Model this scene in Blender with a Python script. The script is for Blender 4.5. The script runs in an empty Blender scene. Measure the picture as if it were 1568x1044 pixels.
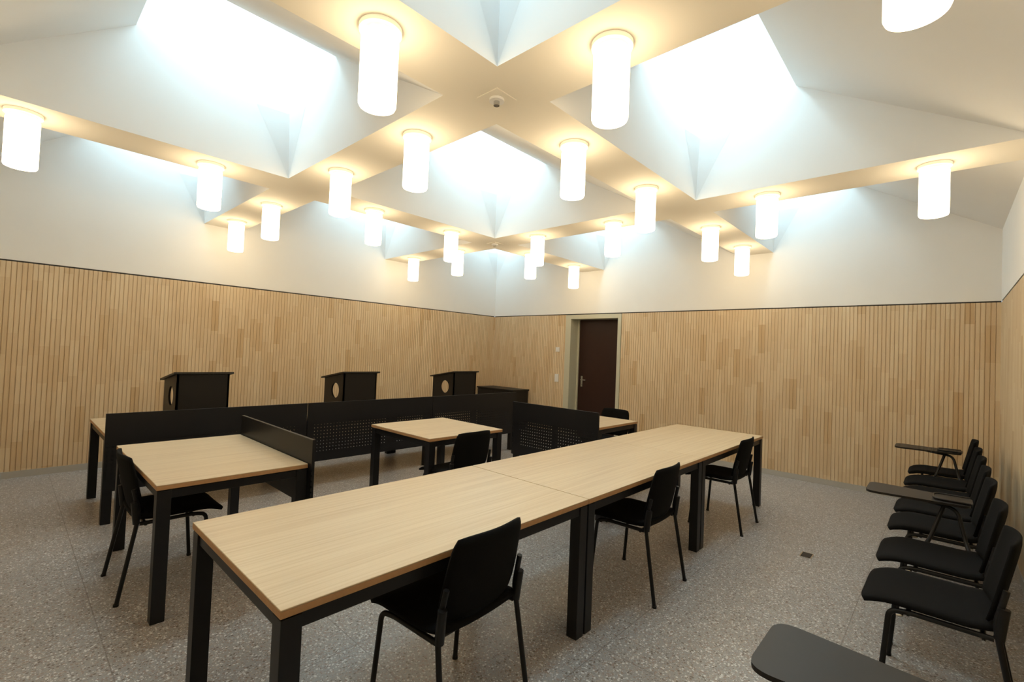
import bpy, bmesh, math, random
from mathutils import Vector, Matrix
random.seed(3)
sc=bpy.context.scene
# ------------------------------------------------------------------ room dimensions
X0,X1=-0.53,7.176
Y0,Y1=-0.42,7.172
ZT=2.264; ZC=3.046; Z1=3.86; Z2=4.62
XA,XD=1.948,4.654; YA,YC=2.006,4.711; W=0.2256

# ------------------------------------------------------------------ materials
def newmat(name):
    m=bpy.data.materials.new(name); m.use_nodes=True
    nt=m.node_tree; b=nt.nodes['Principled BSDF']
    return m,nt,b
def N(nt,t,**kw):
    n=nt.nodes.new(t)
    for k,v in kw.items(): setattr(n,k,v)
    return n
def simple(name,col,rough=.5,metal=0,noise=0.0,bump=0.0,scale=60,spec=.5):
    m,nt,b=newmat(name)
    b.inputs['Base Color'].default_value=(*col,1); b.inputs['Roughness'].default_value=rough; b.inputs['Metallic'].default_value=metal
    b.inputs['Specular IOR Level'].default_value=spec
    tc=N(nt,'ShaderNodeTexCoord'); no=N(nt,'ShaderNodeTexNoise'); no.inputs['Scale'].default_value=scale
    nt.links.new(tc.outputs['Object'],no.inputs['Vector'])
    if noise>0:
        mx=N(nt,'ShaderNodeMix',data_type='RGBA'); mx.inputs[6].default_value=(*[c*(1-noise) for c in col],1); mx.inputs[7].default_value=(*[min(1,c*(1+noise)) for c in col],1)
        nt.links.new(no.outputs['Fac'],mx.inputs[0]); nt.links.new(mx.outputs[2],b.inputs['Base Color'])
    if bump>0:
        bp=N(nt,'ShaderNodeBump'); bp.inputs['Strength'].default_value=bump; bp.inputs['Distance'].default_value=.002
        nt.links.new(no.outputs['Fac'],bp.inputs['Height']); nt.links.new(bp.outputs['Normal'],b.inputs['Normal'])
    return m
def math_(nt,op,a,b=None):
    n=N(nt,'ShaderNodeMath',operation=op)
    for i,v in enumerate((a,b)):
        if v is None: continue
        if isinstance(v,(int,float)): n.inputs[i].default_value=v
        else: nt.links.new(v,n.inputs[i])
    return n.outputs[0]

M_white=simple('white_plaster',(.84,.84,.83),.85,noise=.02,scale=3)
M_soffit=simple('beam_lamp_tint',(.82,.78,.70),.8,noise=.02,scale=3)  # beige soffit tint: warm glow of the pendants put into the colour

def wood_wall():
    m,nt,b=newmat('wall_wood_battens')
    g=N(nt,'ShaderNodeNewGeometry'); s=N(nt,'ShaderNodeSeparateXYZ'); nt.links.new(g.outputs['Position'],s.inputs[0])
    al=math_(nt,'ADD',s.outputs[0],s.outputs[1])
    u=math_(nt,'FLOOR',math_(nt,'DIVIDE',al,0.08))
    w1=N(nt,'ShaderNodeTexWhiteNoise',noise_dimensions='1D'); nt.links.new(u,w1.inputs['W'])
    v=math_(nt,'FLOOR',math_(nt,'ADD',math_(nt,'DIVIDE',s.outputs[2],0.40),math_(nt,'MULTIPLY',w1.outputs['Value'],7.0)))
    cv=N(nt,'ShaderNodeCombineXYZ'); nt.links.new(u,cv.inputs[0]); nt.links.new(v,cv.inputs[1])
    w2=N(nt,'ShaderNodeTexWhiteNoise',noise_dimensions='3D'); nt.links.new(cv.outputs[0],w2.inputs['Vector'])
    r=N(nt,'ShaderNodeValToRGB'); e=r.color_ramp.elements
    e[0].position=0; e[0].color=(.61,.43,.24,1); e[1].position=1; e[1].color=(.76,.61,.41,1)
    k=r.color_ramp.elements.new(.08); k.color=(.685,.52,.325,1)
    k=r.color_ramp.elements.new(.6); k.color=(.715,.555,.36,1)
    nt.links.new(w2.outputs['Value'],r.inputs[0])
    cv2=N(nt,'ShaderNodeCombineXYZ'); nt.links.new(math_(nt,'MULTIPLY',al,60.0),cv2.inputs[0]); nt.links.new(math_(nt,'MULTIPLY',s.outputs[2],2.5),cv2.inputs[1]); nt.links.new(w2.outputs['Value'],cv2.inputs[2])
    no=N(nt,'ShaderNodeTexNoise'); no.inputs['Scale'].default_value=1; no.inputs['Detail'].default_value=3; nt.links.new(cv2.outputs[0],no.inputs['Vector'])
    mx=N(nt,'ShaderNodeMix',data_type='RGBA',blend_type='MULTIPLY'); mx.inputs[0].default_value=.08
    nt.links.new(r.outputs[0],mx.inputs[6]); nt.links.new(no.outputs['Fac'],mx.inputs[7])
    nt.links.new(mx.outputs[2],b.inputs['Base Color']); b.inputs['Roughness'].default_value=.55
    return m
M_wwood=wood_wall()
def table_wood():
    m,nt,b=newmat('table_oak')
    g=N(nt,'ShaderNodeNewGeometry'); s=N(nt,'ShaderNodeSeparateXYZ'); nt.links.new(g.outputs['Position'],s.inputs[0])
    cv=N(nt,'ShaderNodeCombineXYZ'); nt.links.new(math_(nt,'MULTIPLY',s.outputs[0],1.3),cv.inputs[0]); nt.links.new(math_(nt,'MULTIPLY',s.outputs[1],70.0),cv.inputs[1]); nt.links.new(s.outputs[2],cv.inputs[2])
    no=N(nt,'ShaderNodeTexNoise'); no.inputs['Scale'].default_value=1; no.inputs['Detail'].default_value=4; nt.links.new(cv.outputs[0],no.inputs['Vector'])
    r=N(nt,'ShaderNodeValToRGB'); e=r.color_ramp.elements
    e[0].position=.3; e[0].color=(.53,.38,.225,1); e[1].position=.62; e[1].color=(.62,.475,.30,1)
    nt.links.new(no.outputs['Fac'],r.inputs[0]); nt.links.new(r.outputs[0],b.inputs['Base Color']); b.inputs['Roughness'].default_value=.4
    return m
M_oak=table_wood()
M_edge=simple('table_edge',(.46,.26,.12),.5,noise=.15)
M_black=simple('black_metal',(.010,.010,.012),.42,noise=.1,spec=.3)
M_blackpl=simple('black_plastic',(.007,.007,.008),.42,bump=.1,scale=300,spec=.3)
M_fabric=simple('black_fabric',(.0035,.0035,.004),.9,noise=.3,bump=.5,scale=500,spec=.15)
M_lect=simple('black_laminate',(.010,.009,.009),.45,noise=.1,spec=.3)
M_tablet=simple('grey_laminate',(.018,.016,.015),.42,noise=.1,spec=.3)
M_chrome=simple('steel',(.6,.6,.6),.25,1)
M_door=simple('door_brown',(.030,.012,.009),.4,noise=.15,scale=8,spec=.3)
M_frame=simple('door_frame_cream',(.55,.54,.43),.5,noise=.02)
M_base=simple('baseboard_grey',(.45,.44,.42),.7,noise=.05)
M_dark=simple('shadow_gap',(.04,.04,.045),.6)
M_switch=simple('white_plastic',(.8,.8,.8),.35)
M_glass_frame=simple('skylight_frame',(.03,.07,.08),.5)

def perf():
    m,nt,b=newmat('perforated_metal')
    b.inputs['Base Color'].default_value=(.010,.010,.012,1); b.inputs['Roughness'].default_value=.4; b.inputs['Specular IOR Level'].default_value=.3
    g=N(nt,'ShaderNodeNewGeometry'); s=N(nt,'ShaderNodeSeparateXYZ'); nt.links.new(g.outputs['Position'],s.inputs[0])
    al=math_(nt,'ADD',s.outputs[0],s.outputs[1])
    p=.036
    fu=math_(nt,'SUBTRACT',math_(nt,'FRACT',math_(nt,'DIVIDE',al,p)),.5)
    fv=math_(nt,'SUBTRACT',math_(nt,'FRACT',math_(nt,'DIVIDE',s.outputs[2],p)),.5)
    r2=math_(nt,'ADD',math_(nt,'MULTIPLY',fu,fu),math_(nt,'MULTIPLY',fv,fv))
    hole=math_(nt,'LESS_THAN',r2,.030)
    zr=math_(nt,'MULTIPLY',math_(nt,'GREATER_THAN',s.outputs[2],.36),math_(nt,'LESS_THAN',s.outputs[2],.70))
    f=math_(nt,'MULTIPLY',hole,zr)
    t=N(nt,'ShaderNodeBsdfTransparent'); mx=N(nt,'ShaderNodeMixShader')
    nt.links.new(f,mx.inputs[0]); nt.links.new(b.outputs[0],mx.inputs[1]); nt.links.new(t.outputs[0],mx.inputs[2])
    nt.links.new(mx.outputs[0],nt.nodes['Material Output'].inputs[0])
    return m
M_perf=perf()

def floor_mat():
    m,nt,b=newmat('terrazzo')
    g=N(nt,'ShaderNodeNewGeometry'); s=N(nt,'ShaderNodeSeparateXYZ'); nt.links.new(g.outputs['Position'],s.inputs[0])
    vo=N(nt,'ShaderNodeTexVoronoi'); vo.inputs['Scale'].default_value=72; nt.links.new(g.outputs['Position'],vo.inputs['Vector'])
    vo2=N(nt,'ShaderNodeTexVoronoi'); vo2.inputs['Scale'].default_value=140; nt.links.new(g.outputs['Position'],vo2.inputs['Vector'])
    def chips(v,thr):
        sp=N(nt,'ShaderNodeSeparateColor'); nt.links.new(v.outputs['Color'],sp.inputs[0])
        r=N(nt,'ShaderNodeValToRGB'); r.color_ramp.interpolation='CONSTANT'; e=r.color_ramp.elements
        e[0].position=0; e[0].color=(.16,.125,.10,1); e[1].position=.13; e[1].color=(.66,.64,.62,1)
        for p,c in ((.33,(.31,.235,.195,1)),(.54,(.35,.335,.325,1)),(.82,(.40,.34,.295,1))):
            k=r.color_ramp.elements.new(p); k.color=c
        nt.links.new(sp.outputs[0],r.inputs[0])
        msk=math_(nt,'LESS_THAN',v.outputs['Distance'],thr)
        return r.outputs[0],msk
    c1,m1=chips(vo,.42); c2,m2=chips(vo2,.45)
    base=(.325,.305,.29,1)
    a=N(nt,'ShaderNodeMix',data_type='RGBA'); a.inputs[6].default_value=base; nt.links.new(m2,a.inputs[0]); nt.links.new(c2,a.inputs[7])
    c=N(nt,'ShaderNodeMix',data_type='RGBA'); nt.links.new(m1,c.inputs[0]); nt.links.new(a.outputs[2],c.inputs[6]); nt.links.new(c1,c.inputs[7])
    def joint(o,p):
        f=math_(nt,'FRACT',math_(nt,'DIVIDE',math_(nt,'ADD',o,20.3),p)); return math_(nt,'LESS_THAN',f,.006)
    j=math_(nt,'MAXIMUM',joint(s.outputs[0],.9),joint(s.outputs[1],.9))
    d=N(nt,'ShaderNodeMix',data_type='RGBA'); nt.links.new(math_(nt,'MULTIPLY',j,.6),d.inputs[0]); nt.links.new(c.outputs[2],d.inputs[6]); d.inputs[7].default_value=(.15,.12,.10,1)
    no=N(nt,'ShaderNodeTexNoise'); no.inputs['Scale'].default_value=1.3; nt.links.new(g.outputs['Position'],no.inputs['Vector'])
    mx=N(nt,'ShaderNodeMix',data_type='RGBA',blend_type='MULTIPLY'); mx.inputs[0].default_value=.10; nt.links.new(d.outputs[2],mx.inputs[6]); nt.links.new(no.outputs['Fac'],mx.inputs[7])
    nt.links.new(mx.outputs[2],b.inputs['Base Color']); b.inputs['Roughness'].default_value=.34
    return m
M_floor=floor_mat()
def emis(name,col,st):
    m=bpy.data.materials.new(name); m.use_nodes=True; nt=m.node_tree
    b=nt.nodes['Principled BSDF']; b.inputs['Base Color'].default_value=(.9,.88,.82,1)
    b.inputs['Emission Color'].default_value=(*col,1); b.inputs['Emission Strength'].default_value=st
    return m
M_lamp=emis('opal_glass_lit',(1,.79,.50),9.3)
M_cap=emis('lamp_cap_glow',(1,.78,.46),.40)

# ------------------------------------------------------------------ mesh builder
class MB:
    def __init__(s): s.v=[];s.f=[];s.m=[];s.sm=[];s.mats=[]
    def mi(s,mat):
        if mat not in s.mats: s.mats.append(mat)
        return s.mats.index(mat)
    def add(s,vs,fs,mat,smooth=False,M=None):
        o=len(s.v); i=s.mi(mat)
        for p in vs:
            p=Vector(p); s.v.append(M@p if M else p)
        for f in fs: s.f.append([o+k for k in f]); s.m.append(i); s.sm.append(smooth)
    def box(s,a,b,mat,M=None):
        x0,y0,z0=a;x1,y1,z1=b
        vs=[(x0,y0,z0),(x1,y0,z0),(x1,y1,z0),(x0,y1,z0),(x0,y0,z1),(x1,y0,z1),(x1,y1,z1),(x0,y1,z1)]
        s.add(vs,[(0,3,2,1),(4,5,6,7),(0,1,5,4),(1,2,6,5),(2,3,7,6),(3,0,4,7)],mat,M=M)
    def cyl(s,c,r,z0,z1,mat,n=40,r2=None,smooth=True,caps=True,M=None):
        r2=r if r2 is None else r2
        vs=[];
        for k in range(n):
            a=2*math.pi*k/n; vs.append((c[0]+r*math.cos(a),c[1]+r*math.sin(a),z0))
        for k in range(n):
            a=2*math.pi*k/n; vs.append((c[0]+r2*math.cos(a),c[1]+r2*math.sin(a),z1))
        s.add(vs,[(k,(k+1)%n,n+(k+1)%n,n+k) for k in range(n)],mat,smooth,M)
        if caps: s.add(vs,[tuple(range(n-1,-1,-1)),tuple(range(n,2*n))],mat,False,M)
    def tube(s,pts,r,mat,n=10,fil=.05,M=None):
        P=[Vector(p) for p in pts]; Q=[P[0]]
        for i in range(1,len(P)-1):
            a=(P[i-1]-P[i]);b=(P[i+1]-P[i]); f=min(fil,a.length*.45,b.length*.45)
            p0=P[i]+a.normalized()*f;p1=P[i]+b.normalized()*f
            for k in range(6):
                t=k/5; Q.append(p0*(1-t)**2+P[i]*2*t*(1-t)+p1*t*t)
        Q.append(P[-1])
        vs=[];up=None
        for i,q in enumerate(Q):
            t=(Q[min(i+1,len(Q)-1)]-Q[max(i-1,0)]).normalized()
            if up is None:
                up=Vector((0,0,1)) if abs(t.z)<.9 else Vector((1,0,0))
            sx=t.cross(up).normalized(); up=sx.cross(t).normalized()
            for k in range(n):
                a=2*math.pi*k/n; vs.append(q+sx*math.cos(a)*r+up*math.sin(a)*r)
        fs=[]
        for i in range(len(Q)-1):
            for k in range(n): fs.append((i*n+k,i*n+(k+1)%n,(i+1)*n+(k+1)%n,(i+1)*n+k))
        s.add(vs,fs,mat,True,M)
        s.add(vs,[tuple(range(n-1,-1,-1)),tuple(range((len(Q)-1)*n,len(Q)*n))],mat,False,M)
    def shell(s,fn,nu,nv,th,mat,M=None):
        A=[];B=[]
        e=1e-3
        for j in range(nv+1):
            for i in range(nu+1):
                u=-1+2*i/nu;v=-1+2*j/nv
                p=Vector(fn(u,v))
                uu=min(max(u,-1+e),1-e);vv=min(max(v,-1+e),1-e)
                du=Vector(fn(uu+e,vv))-Vector(fn(uu-e,vv));dv=Vector(fn(uu,vv+e))-Vector(fn(uu,vv-e))
                nn=du.cross(dv); nn=nn.normalized() if nn.length>1e-12 else Vector((0,0,1))
                t=th*(1-.55*max(abs(u),abs(v))**8)
                A.append(p+nn*t/2);B.append(p-nn*t/2)
        K=len(A);w=nu+1;fs=[]
        for j in range(nv):
            for i in range(nu):
                a=j*w+i; fs.append((a,a+1,a+w+1,a+w)); fs.append((K+a,K+a+w,K+a+w+1,K+a+1))
        for i in range(nu):
            fs.append((i,K+i,K+i+1,i+1)); a=nv*w+i; fs.append((a,a+1,K+a+1,K+a))
        for j in range(nv):
            a=j*w; fs.append((a,a+w,K+a+w,K+a)); a=j*w+nu; fs.append((a,K+a,K+a+w,a+w))
        s.add(A+B,fs,mat,True,M)
    def slab(s,outline,z0,z1,mat,M=None):
        n=len(outline); vs=[(x,y,z0) for x,y in outline]+[(x,y,z1) for x,y in outline]
        s.add(vs,[tuple(range(n-1,-1,-1)),tuple(range(n,2*n))]+[(k,(k+1)%n,n+(k+1)%n,n+k) for k in range(n)],mat,False,M)
    def obj(s,name,bevel=0,loc=(0,0,0),rz=0):
        me=bpy.data.meshes.new(name); me.from_pydata([tuple(v) for v in s.v],[],s.f)
        for m in s.mats: me.materials.append(m)
        for i,p in enumerate(me.polygons): p.material_index=s.m[i]; p.use_smooth=s.sm[i]
        me.update()
        o=bpy.data.objects.new(name,me); sc.collection.objects.link(o); o.location=loc; o.rotation_euler=(0,0,rz)
        if bevel:
            b=o.modifiers.new('bevel','BEVEL'); b.width=bevel; b.segments=2; b.limit_method='ANGLE'; b.angle_limit=math.radians(50)
        return o
def inst(o,name,loc,rz=0):
    c=bpy.data.objects.new(name,o.data); sc.collection.objects.link(c); c.location=loc; c.rotation_euler=(0,0,rz)
    for md in o.modifiers:
        b=c.modifiers.new(md.name,md.type); b.width=md.width;b.segments=md.segments;b.limit_method=md.limit_method;b.angle_limit=md.angle_limit
    return c
def rounded(corners,r,seg=8):
    out=[];n=len(corners)
    for i in range(n):
        p=Vector(corners[i]);a=(Vector(corners[i-1])-p);b=(Vector(corners[(i+1)%n])-p)
        rr=r[i] if isinstance(r,(list,tuple)) else r
        p0=p+a.normalized()*rr;p1=p+b.normalized()*rr
        for k in range(seg+1):
            t=k/seg; q=p0*(1-t)**2+p*2*t*(1-t)+p1*t*t; out.append((q.x,q.y))
    return out

# ------------------------------------------------------------------ floor
b=MB(); b.box((X0-.2,Y0-.2,-.1),(X1+.6,Y1+.2,0),M_floor); b.obj('floor')
# ------------------------------------------------------------------ walls (battened wood below, plaster above)
PITCH=.040;GW=.0065;GD=.008
def battens(mb,a,bb,ax,face,inward,z0,z1):
    pts=[];p=a
    while p<bb-1e-6:
        q=min(p+PITCH-GW,bb); pts+= [(p,0),(q,0)]
        if q<bb:
            r=min(q+GW,bb); pts+= [(q,GD),(r,GD)]
        p+=PITCH
    vs=[]
    for z in (z0,z1):
        for t,d in pts:
            c=face-inward*d
            vs.append((t,c,z) if ax=='x' else (c,t,z))
    n=len(pts); fs=[]
    for i in range(n-1):
        f=(i,i+1,n+i+1,n+i); fs.append(f)
    mb.add(vs,fs,M_wwood)
T=.15
def wallparts(ax,face,inward):
    def bx(mb,t0,t1,d0,d1,z0,z1,mat):
        c0=face-inward*d0;c1=face-inward*d1; lo,hi=min(c0,c1),max(c0,c1)
        if ax=='x': mb.box((t0,lo,z0),(t1,hi,z1),mat)
        else: mb.box((lo,t0,z0),(hi,t1,z1),mat)
    def lower(mb,s0,s1):
        battens(mb,s0,s1,ax,face,inward,.07,ZT)
        bx(mb,s0,s1,GD+.002,T,0,ZT,M_wwood)
    def upper(mb,a,bb):
        bx(mb,a,bb,.012,T,ZT,ZT+.016,M_dark)
        bx(mb,a,bb,0,T,ZT+.016,ZC,M_white)
    return lower,upper
for name,ax,a,bb,face,inw in (('wall_left','x',X0,X1,Y1,-1),('wall_right','x',X0,X1,Y0,1),('wall_front','y',Y0,Y1,X0,1)):
    lo,up=wallparts(ax,face,inw); mb=MB(); lo(mb,a,bb); up(mb,a,bb); mb.obj(name)
lo,up=wallparts('y',X1,-1)
mb=MB(); lo(mb,Y0,4.098); mb.obj('wall_back_right')
mb=MB(); lo(mb,5.272,Y1); mb.obj('wall_back_left')
mb=MB(); up(mb,Y0,Y1); mb.obj('wall_back_upper')
def baseb(name,a,b_): mb=MB(); mb.box(a,b_,M_base); mb.obj(name)
baseb('baseboard_left',(X0,Y1-.006,0),(X1,Y1+.05,.07))
baseb('baseboard_right',(X0,Y0-.05,0),(X1,Y0+.006,.07))
mb=MB(); mb.box((X1-.006,Y0,0),(X1+.05,4.10,.07),M_base); mb.box((X1-.006,5.27,0),(X1+.05,Y1,.07),M_base); mb.obj('baseboard_back')

# ------------------------------------------------------------------ door
mb=MB(); R=.28
mb.box((X1-.012,5.15,0),(X1+R,5.27,ZT-.004),M_frame)
mb.box((X1-.012,4.10,0),(X1+R,4.165,ZT-.004),M_frame)
mb.box((X1-.012,4.165,ZT-.08),(X1+R,5.15,ZT-.004),M_frame)
mb.box((X1+.22,5.12,0),(X1+R,5.15,ZT-.08),M_frame)
mb.box((X1+R-.03,4.165,0),(X1+R+.02,5.15,ZT-.08),M_door)
mb.box((X1+R-.038,5.02,.93),(X1+R-.03,5.06,1.13),M_chrome)
mb.tube([(X1+R-.03,5.04,1.06),(X1+R-.085,5.04,1.06),(X1+R-.085,4.92,1.06)],.010,M_chrome,fil=.02)
mb.cyl((0,0),.012,0,.02,M_chrome,M=Matrix.Translation((X1+R-.03,5.04,.97))@Matrix.Rotation(-math.pi/2,4,'Y'))
mb.obj('door_1',bevel=.003)
for z in (1.61,1.07):
    mb=MB(); h=.045 if z>1.3 else .075
    mb.box((X1-.012,5.44-.045,z-h),(X1,5.44+.045,z+h),M_switch); mb.box((X1-.017,5.44-.03,z-h+.015),(X1-.011,5.44+.03,z+h-.015),M_switch)
    mb.obj('light_switch',bevel=.003)

# ------------------------------------------------------------------ ceiling
xs=[(X0,XA-W,0),(XA-W,XA+W,1),(XA+W,XD-W,0),(XD-W,XD+W,1),(XD+W,X1,0)]
ys=[(Y0,YA-W,0),(YA-W,YA+W,1),(YA+W,YC-W,0),(YC-W,YC+W,1),(YC+W,Y1,0)]
mb=MB(); OX1,OY1,OX2,OY2=1.15,.82,.95,.44
wn=0
for (x0,x1,bx_) in xs:
    for (y0,y1,by_) in ys:
        if bx_ or by_:
            mb.add([(x0,y0,ZC),(x1,y0,ZC),(x1,y1,ZC),(x0,y1,ZC)],[(0,3,2,1)],M_soffit)
        else:
            B_=[(x0,y0,ZC),(x1,y0,ZC),(x1,y1,ZC),(x0,y1,ZC)]
            K=[(x1-OX1,y1-OY1,Z1),(x1,y1-OY1,Z1),(x1,y1,Z1),(x1-OX1,y1,Z1)]
            T_=[(x1-OX2,y1-OY2,Z2),(x1,y1-OY2,Z2),(x1,y1,Z2),(x1-OX2,y1,Z2)]
            fs=[]
            for i in range(4):
                j=(i+1)%4; fs.append((i,4+i,4+j,j)); fs.append((4+i,8+i,8+j,4+j))
            fs=[tuple(reversed(f)) for f in fs]
            mb.add(B_+K+T_,fs,M_white)
            # shallow folded facets in the far corner, springing from the beam crossing
            zf=3.62; s1=.30; s2=.034
            tip=(x1,y1,ZC); fa=(x1-s1,y1-.001,zf); fb=(x1-.001,y1-s1,zf); fc=(x1-s2,y1-s2,zf); top=(x1,y1,4.60)
            mb.add([tip,fa,fc,fb,top],[(0,1,2),(0,2,3),(1,4,2),(2,4,3)],M_white)
            wn+=1
            f=MB(); c=((x1-OX2/2),(y1-OY2/2))
            xa,xb,ya,yb=x1-OX2-.06,x1+.06,y1-OY2-.06,y1+.06
            f.box((xa,ya,Z2),(xb,ya+.09,Z2+.06),M_glass_frame);f.box((xa,yb-.09,Z2),(xb,yb,Z2+.06),M_glass_frame)
            f.box((xa,ya+.09,Z2),(xa+.09,yb-.09,Z2+.06),M_glass_frame);f.box((xb-.09,ya+.09,Z2),(xb,yb-.09,Z2+.06),M_glass_frame)
            f.obj('window_%d'%wn)
            l=bpy.data.lights.new('skylight_daylight','AREA'); l.shape='RECTANGLE'; l.size=OX2-.06;l.size_y=OY2-.06
            l.energy=25; l.color=(.58,.86,1.0)
            lo_=bpy.data.objects.new('skylight_daylight',l); sc.collection.objects.link(lo_); lo_.location=(c[0],c[1],Z2+.03)
mb.obj('ceiling')
for (x,y) in ((XA,YA),(XD,YC)):
    d=MB(); s_=.085
    d.box((x-s_,y-s_,ZC-.006),(x+s_,y+s_,ZC),M_soffit)
    d.cyl((x,y),.045,ZC-.02,ZC-.006,M_switch,n=24); d.cyl((x,y),.018,ZC-.045,ZC-.02,M_chrome,n=16)
    d.obj('smoke_detector')
# pendants
p=MB()
p.cyl((0,0),.100,-.022,0,M_cap,n=48)
p.cyl((0,0),.078,-.045,-.022,M_cap,n=32)
n=48;prof=[(.0,-.385),(.07,-.385),(.083,-.38),(.088,-.368),(.088,-.055),(.085,-.045),(.078,-.04),(.0,-.04)]
vs=[];fs=[]
for r,z in prof:
    for k in range(n): a=2*math.pi*k/n; vs.append((r*math.cos(a),r*math.sin(a),z))
for i in range(len(prof)-1):
    for k in range(n): fs.append((i*n+(k+1)%n,i*n+k,(i+1)*n+k,(i+1)*n+(k+1)%n)[::-1])
p.add(vs,fs,M_lamp,True)
def offs(a,b_): return [a-.79-1.13,a-.79,a+.80,b_-.79,b_+.79,b_+.79+1.14]
first=None
for q in offs(YA,YC):
    for x in (XA,XD):
        first=first and (inst(first,'ceiling_lamp',(x,q,ZC)),first)[1] or p.obj('ceiling_lamp',loc=(x,q,ZC))
for q in offs(XA,XD):
    for y in (YA,YC): inst(first,'ceiling_lamp',(q,y,ZC))

# ------------------------------------------------------------------ tables
def table(name,x0,x1,y0,y1,H=.74):
    t=MB(); L=.065;e=.004
    t.box((x0,y0,H-.006),(x1,y1,H),M_oak)
    t.box((x0,y0,H-.028),(x1,y1,H-.006),M_edge)
    for cx in (x0+e,x1-e-L):
        for cy in (y0+e,y1-e-L): t.box((cx,cy,0),(cx+L,cy+L,H-.034),M_black)
    for cy in (y0+e+.008,y1-e-.05): t.box((x0+L,cy,H-.08),(x1-L,cy+.04,H-.034),M_black)
    for cx in (x0+e+.008,x1-e-.05): t.box((cx,y0+L,H-.08),(cx+.04,y1-L,H-.034),M_black)
    for cx in (x0+.03,x1-.08):
        for cy in (y0+.03,y1-.08): t.box((cx,cy,H-.036),(cx+.05,cy+.05,H-.026),M_black)
    return t.obj(name,bevel=.002)
table('conference_table',.59,2.217,1.43,2.38)
table('conference_table',2.223,3.868,1.43,2.38)
table('conference_table',3.874,5.56,1.43,2.38)
table('side_desk',.59,1.40,3.08,4.39)
table('witness_table',2.57,3.49,3.31,4.27)
table('side_desk',4.47,5.34,2.78,4.05)
for a,c in ((.59,2.217),(2.223,3.868),(3.874,5.51)): table('bench_desk',a,c,4.98,5.93)
def panel(name,a,b_):
    t=MB(); t.box(a,b_,M_perf)
    return t.obj(name)
for a,c in ((.59,2.215),(2.225,3.866),(3.876,5.51)): panel('modesty_panel',(a,4.955,.27),(c,4.975,.90))
panel('modesty_panel',(1.405,3.04,.46),(1.425,4.39,.90))
panel('modesty_panel',(4.445,2.78,.24),(4.465,4.05,.90))

# ------------------------------------------------------------------ lecterns
def lectern():
    t=MB(); w=.45; d=.50; hf=.445; hb=.36; th=.018
    t.box((-w/2,0,0),(w/2,th,hf),M_lect)
    t.box((-w/2+th,th,0),(w/2-th,d,.018),M_lect)
    for sx in (-w/2,w/2-th):
        out=[(0.0,0.0),(d,0.0),(d,hb),(0.0,hf)]; cy,cz,r=d*.42,hf*.5,.095
        n=48; inn=[];ou=[]
        angs=sorted([2*math.pi*k/n for k in range(n)]+[math.atan2(q[1]-cz,q[0]-cy)%(2*math.pi) for q in out])
        for a in angs:
            dx,dz=math.cos(a),math.sin(a); inn.append((cy+r*dx,cz+r*dz)); best=1e9
            for i in range(4):
                p0=out[i];p1=out[(i+1)%4]; ex,ez=p1[0]-p0[0],p1[1]-p0[1]; den=dx*ez-dz*ex
                if abs(den)<1e-9: continue
                tt=((p0[0]-cy)*ez-(p0[1]-cz)*ex)/den; ss=((p0[0]-cy)*dz-(p0[1]-cz)*dx)/den
                if tt>0 and -1e-6<=ss<=1+1e-6: best=min(best,tt)
            ou.append((cy+best*dx,cz+best*dz))
        m=len(angs); vs=[]
        for xx in (sx,sx+th):
            vs+=[(xx,q[0],q[1]) for q in inn]+[(xx,q[0],q[1]) for q in ou]
        fs=[]
        for i in range(m):
            j=(i+1)%m
            fs+=[(i,j,m+j,m+i),(2*m+i,3*m+i,3*m+j,2*m+j),(i,2*m+i,2*m+j,j),(m+i,m+j,3*m+j,3*m+i)]
        t.add(vs,fs,M_lect)
    sl=math.atan2(hb-hf,d); M=Matrix.Translation((0,0,hf))@Matrix.Rotation(sl,4,'X')
    t.box((-w/2-.03,-.03,0),(w/2+.03,d+.05,.018),M_lect,M=M)
    return t
lt=lectern().obj('desktop_lectern',bevel=.002,loc=(1.37,5.40,.7405))
inst(lt,'desktop_lectern',(3.07,5.40,.7405)); inst(lt,'desktop_lectern',(4.82,5.40,.7405))
t=MB(); t.box((6.70,6.12,.04),(7.15,7.1,.77),M_lect); t.box((6.68,6.10,.77),(7.16,7.12,.795),M_lect)
t.box((6.694,6.14,.06),(6.70,6.60,.75),M_black); t.box((6.694,6.62,.06),(6.70,7.08,.75),M_black); t.box((6.74,6.15,0),(7.12,7.07,.04),M_black)
t.obj('low_cabinet',bevel=.003)

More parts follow.
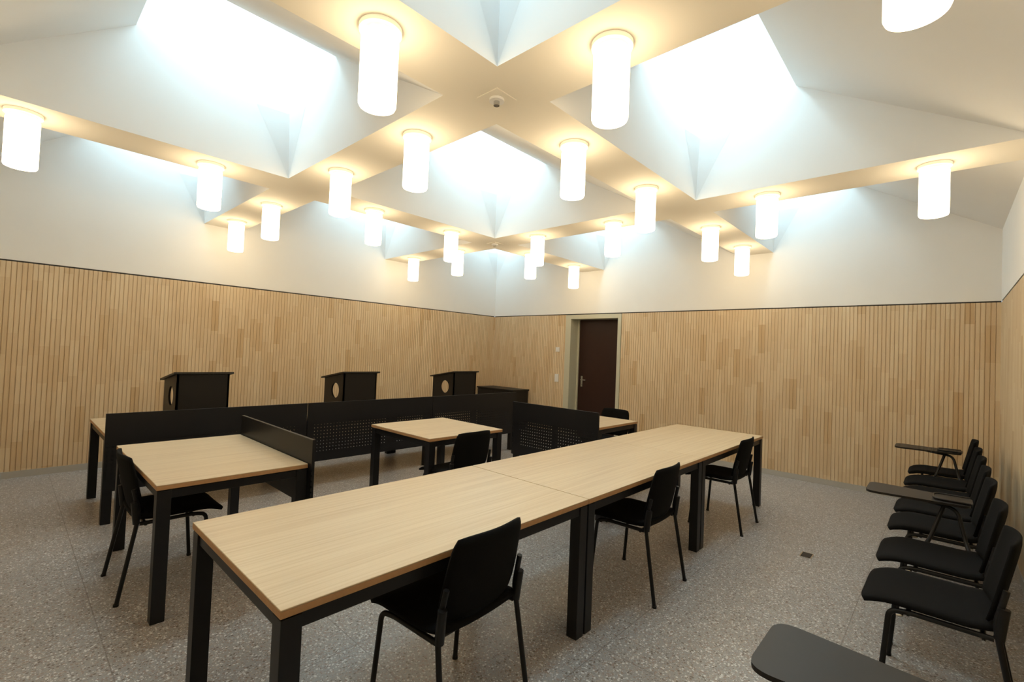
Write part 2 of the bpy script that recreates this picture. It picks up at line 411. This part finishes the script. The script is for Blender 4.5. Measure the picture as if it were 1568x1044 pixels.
# ------------------------------------------------------------------ chairs
def chair_mesh(tablet=False,links=False):
    c=MB()
    def seat(u,v):
        k=abs(v)**5; kx=abs(u)**5
        x=u*.235*(1-.07*k); y=.30+v*.235*(1-.06*kx)
        z=.452-.035*max(0,v-.45)**2*3 +.012*u*u + (.03*max(0,-v-.6))
        return (x,y,z)
    c.shell(seat,16,16,.036,M_fabric)
    def back(u,v):
        z=.655+v*.170*(1-.05*abs(u)**4)
        w=.212-.012*v if v>-0.2 else .2144
        x=u*w*(1-.10*abs(v)**6)
        y=.075-.035*v-.035*(1-u*u)
        return (x,y,z)
    c.shell(back,16,14,.024,M_fabric)
    for s in (-1,1):
        c.tube([(s*.245,0,0),(s*.228,.075,.43),(s*.222,.085,.50),(s*.215,.055,.64)],.0115,M_blackpl)
        c.tube([(s*.245,.46,0),(s*.228,.425,.425),(s*.222,.36,.436),(s*.222,.09,.436)],.0115,M_blackpl,fil=.04)
        c.tube([(s*.222,.075,.44),(s*.226,.06,.57)],.018,M_blackpl)
        for yy in (0,.46): c.cyl((s*.245,yy),.014,0,.012,M_blackpl,n=14)
        if links: c.tube([(s*.222,.38,.424),(s*.252,.38,.424),(s*.258,.40,.424)],.007,M_chrome,n=8,fil=.01); c.tube([(s*.222,.12,.424),(s*.255,.12,.424)],.007,M_chrome,n=8)
    c.tube([(-.222,.36,.428),(.222,.36,.428)],.010,M_blackpl)
    c.tube([(-.222,.12,.428),(.222,.12,.428)],.010,M_blackpl)
    if tablet:
        c.tube([(.225,.13,.44),(.29,.15,.50),(.34,.19,.68),(.42,.42,.695)],.011,M_blackpl)
        c.tube([(.222,.34,.44),(.30,.31,.48),(.36,.25,.685)],.011,M_blackpl)
        o=rounded([(.255,.635),(.30,.13),(.53,.13),(.575,.635)],[.07,.05,.05,.07])
        c.slab(o,.702,.716,M_tablet)
        o2=rounded([(.33,.30),(.33,.12),(.51,.12),(.51,.30)],[.06,.04,.04,.06])
        c.slab(o2,.7165,.724,M_blackpl)
        c.tube([(.33,.13,.726),(.33,.30,.726),(.51,.30,.726),(.51,.13,.726)],.005,M_tablet,fil=.05)
    return c
ch=chair_mesh().obj('conference_chair',loc=(1.37,1.30,0),rz=.05)
def chair(x,y,rz): return inst(ch,'conference_chair',(x,y,0),rz)
chair(3.02,1.30,.03); chair(4.70,1.30,.02)
chair(.50,3.68,-math.pi/2); chair(2.83,2.98,.0); chair(5.62,3.23,math.pi/2)
sc_=None
for x in (3.02,4.36,4.90,5.45,6.70):
    r_=random.uniform(-.02,.02)
    if sc_: inst(sc_,'stacking_chair',(x,-.25,0),r_)
    else: sc_=chair_mesh(False,True).obj('stacking_chair',loc=(x,-.25,0),rz=r_)
tc=chair_mesh(True,True).obj('tablet_arm_chair',loc=(3.65,-.25,0))
for x in (6.03,1.13): inst(tc,'tablet_arm_chair',(x,-.25,0))
t=MB(); t.box((4.43-.06,.80-.04,0),(4.43+.06,.80+.04,.004),M_chrome); t.box((4.43-.05,.80-.033,.004),(4.43+.05,.80+.033,.006),M_black); t.obj('floor_socket')

# ------------------------------------------------------------------ world
w=bpy.data.worlds.new('sky'); sc.world=w; w.use_nodes=True
bg=w.node_tree.nodes['Background']; bg.inputs[0].default_value=(.75,.88,1,1); bg.inputs[1].default_value=1.0
# ------------------------------------------------------------------ camera
yaw,pit,rol=math.radians(42.7717),math.radians(1.3249),math.radians(2.3003)
fw=Vector((math.cos(yaw)*math.cos(pit),math.sin(yaw)*math.cos(pit),math.sin(pit)))
r0=Vector((math.sin(yaw),-math.cos(yaw),0)); u0=r0.cross(fw)
Rr=math.cos(rol)*r0+math.sin(rol)*u0; Uu=-math.sin(rol)*r0+math.cos(rol)*u0
M=Matrix((( Rr.x,Uu.x,-fw.x,0),(Rr.y,Uu.y,-fw.y,0),(Rr.z,Uu.z,-fw.z,1.5293),(0,0,0,1)))
cd=bpy.data.cameras.new('camera'); co=bpy.data.objects.new('camera',cd); sc.collection.objects.link(co)
co.matrix_world=M; cd.sensor_width=36; cd.lens=720.14/1568*36; cd.clip_start=.02
sc.camera=co
sc.view_settings.view_transform='Standard'; sc.view_settings.look='None'; sc.view_settings.exposure=0.08
